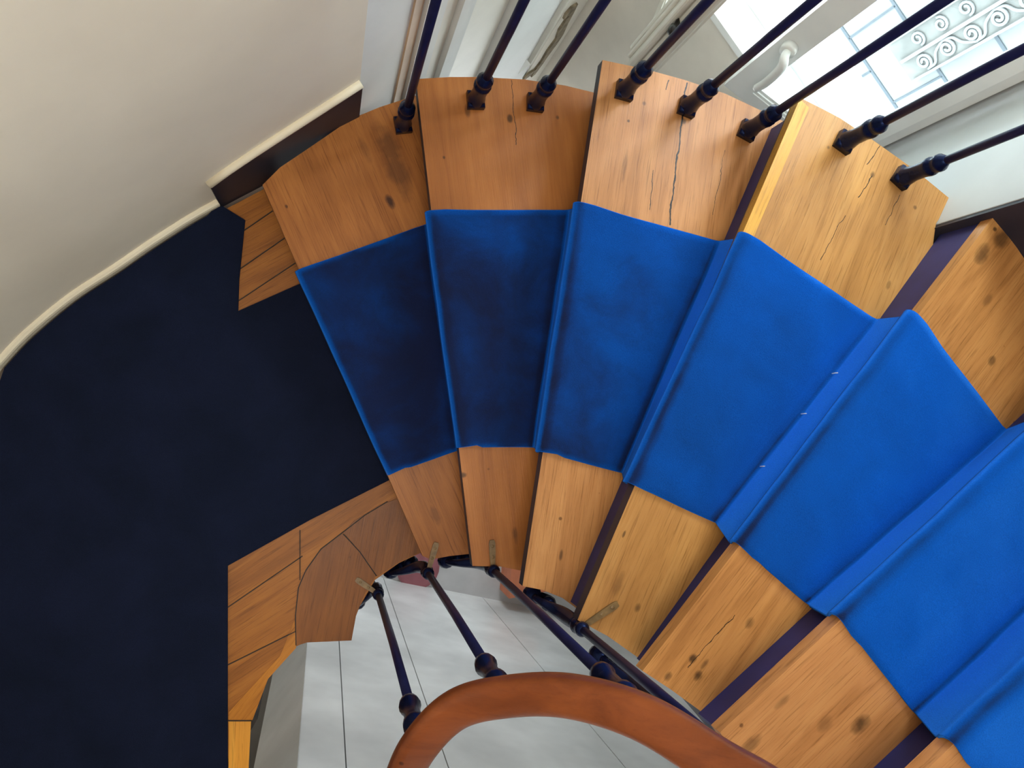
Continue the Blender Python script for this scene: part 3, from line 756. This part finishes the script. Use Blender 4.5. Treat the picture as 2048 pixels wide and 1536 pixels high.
# things far below
bm = bmesh.new(); p = W(835, 1133, ZB)
lathe(bm, (p.x, p.y, ZB), [(.16, .0), (.16, .03), (.14, .035)], 24); tag(mesh_obj('round_mat', bm, paint('dull_red', (.30, .10, .12), .7), None), 'dull red round mat on the pale floor far below the steps', 'mat')
bm = bmesh.new(); p = W(1030, 1150, ZB)
prism(bm, [p + Vector(v) for v in ((-.12, -.1, 0), (.2, -.06, 0), (.24, .1, 0), (-.1, .12, 0))], ZB, ZB + .3); bevel(bm, .01)
tag(mesh_obj('terracotta_crate', bm, paint('terracotta', (.62, .20, .10), .7)), 'terracotta coloured box glimpsed on the floor far below the third step', 'box')

# ------------------------------------------------------------------ outside
bld = empty('stone_building', fp(0, 6.1, -8)); tag(bld, 'sunlit pale stone building across the street behind the window', 'building')
bm = bmesh.new(); fbox(bm, -9, 9, 6.1, 7.5, -12, 6)
mesh_obj('facade', bm, M_stone, bld)
bm = bmesh.new()
for zc_ in (-8.2, -7.4, -6.6, -5.8, -5.0, -4.2): fbox(bm, -9, 9, 6.085, 6.1, zc_ - .02, zc_ + .02)
for r_, zc_ in enumerate((-8.2, -7.4, -6.6, -5.8, -5.0)):
    for q in range(-8, 9): fbox(bm, q * 1.0 + .5 * (r_ % 2) - .012, q * 1.0 + .5 * (r_ % 2) + .012, 6.085, 6.1, zc_, zc_ + .8)
mesh_obj('block_joints', bm, M_joint, bld)
bm = bmesh.new(); fbox(bm, -9, 9, 5.85, 6.1, -6.95, -6.75); bevel(bm, .02)
mesh_obj('cornice', bm, M_stone, bld)
# carved pilaster with scrolls
bm = bmesh.new(); fbox(bm, -1.38, -.78, 6.0, 6.1, -5.3, 3); bevel(bm, .01)
pil = mesh_obj('pilaster', bm, M_stone2, bld)
bm = bmesh.new()
for s0, w_ in ((-1.36, .03), (-1.09, .04), (-.82, .03)): fbox(bm, s0 - w_ / 2, s0 + w_ / 2, 5.96, 6.0, -5.25, 3)
mesh_obj('fillet', bm, M_stone, pil)
bm = bmesh.new()
for q in range(12):
    zc_ = -5.0 + q * .34; sgn = 1 if q % 2 else -1
    pts = []
    for j in range(26):
        a_ = j / 25 * 3.6 * math.pi; rr = .105 * (1 - j / 30)
        pts.append(fp(-1.225 + rr * math.cos(a_) * sgn, 5.985, zc_ + rr * math.sin(a_)))
    tube(bm, pts, .020, 8)
    pts = [fp(-1.225 + sgn * .10, 5.985, zc_), fp(-1.225 + sgn * .08, 5.985, zc_ + .12), fp(-1.225 - sgn * .03, 5.985, zc_ + .20), fp(-1.225 - sgn * .1, 5.985, zc_ + .34)]
    tube(bm, spline(pts, 5), .018, 8)
    pts = []
    for j in range(20):
        a_ = j / 19 * 3 * math.pi; rr = .09 * (1 - j / 26)
        pts.append(fp(-.955 + rr * math.cos(a_) * sgn, 5.985, zc_ + .1 + rr * math.sin(a_)))
    tube(bm, pts, .018, 8)
mesh_obj('scrollwork', bm, M_stone, pil, True)
bm = bmesh.new(); tube(bm, [fp(.05, 6.0, -6.7), fp(.05, 6.0, 4)], .03, 10); mesh_obj('drainpipe', bm, M_red, bld, True)['label'] = 'thin red pipe'
bm = bmesh.new(); fbox(bm, -9, 9, .8, 6.1, -12.2, -12); structure(mesh_obj('floor_street', bm, M_stone), 'bright paving of the street outside')
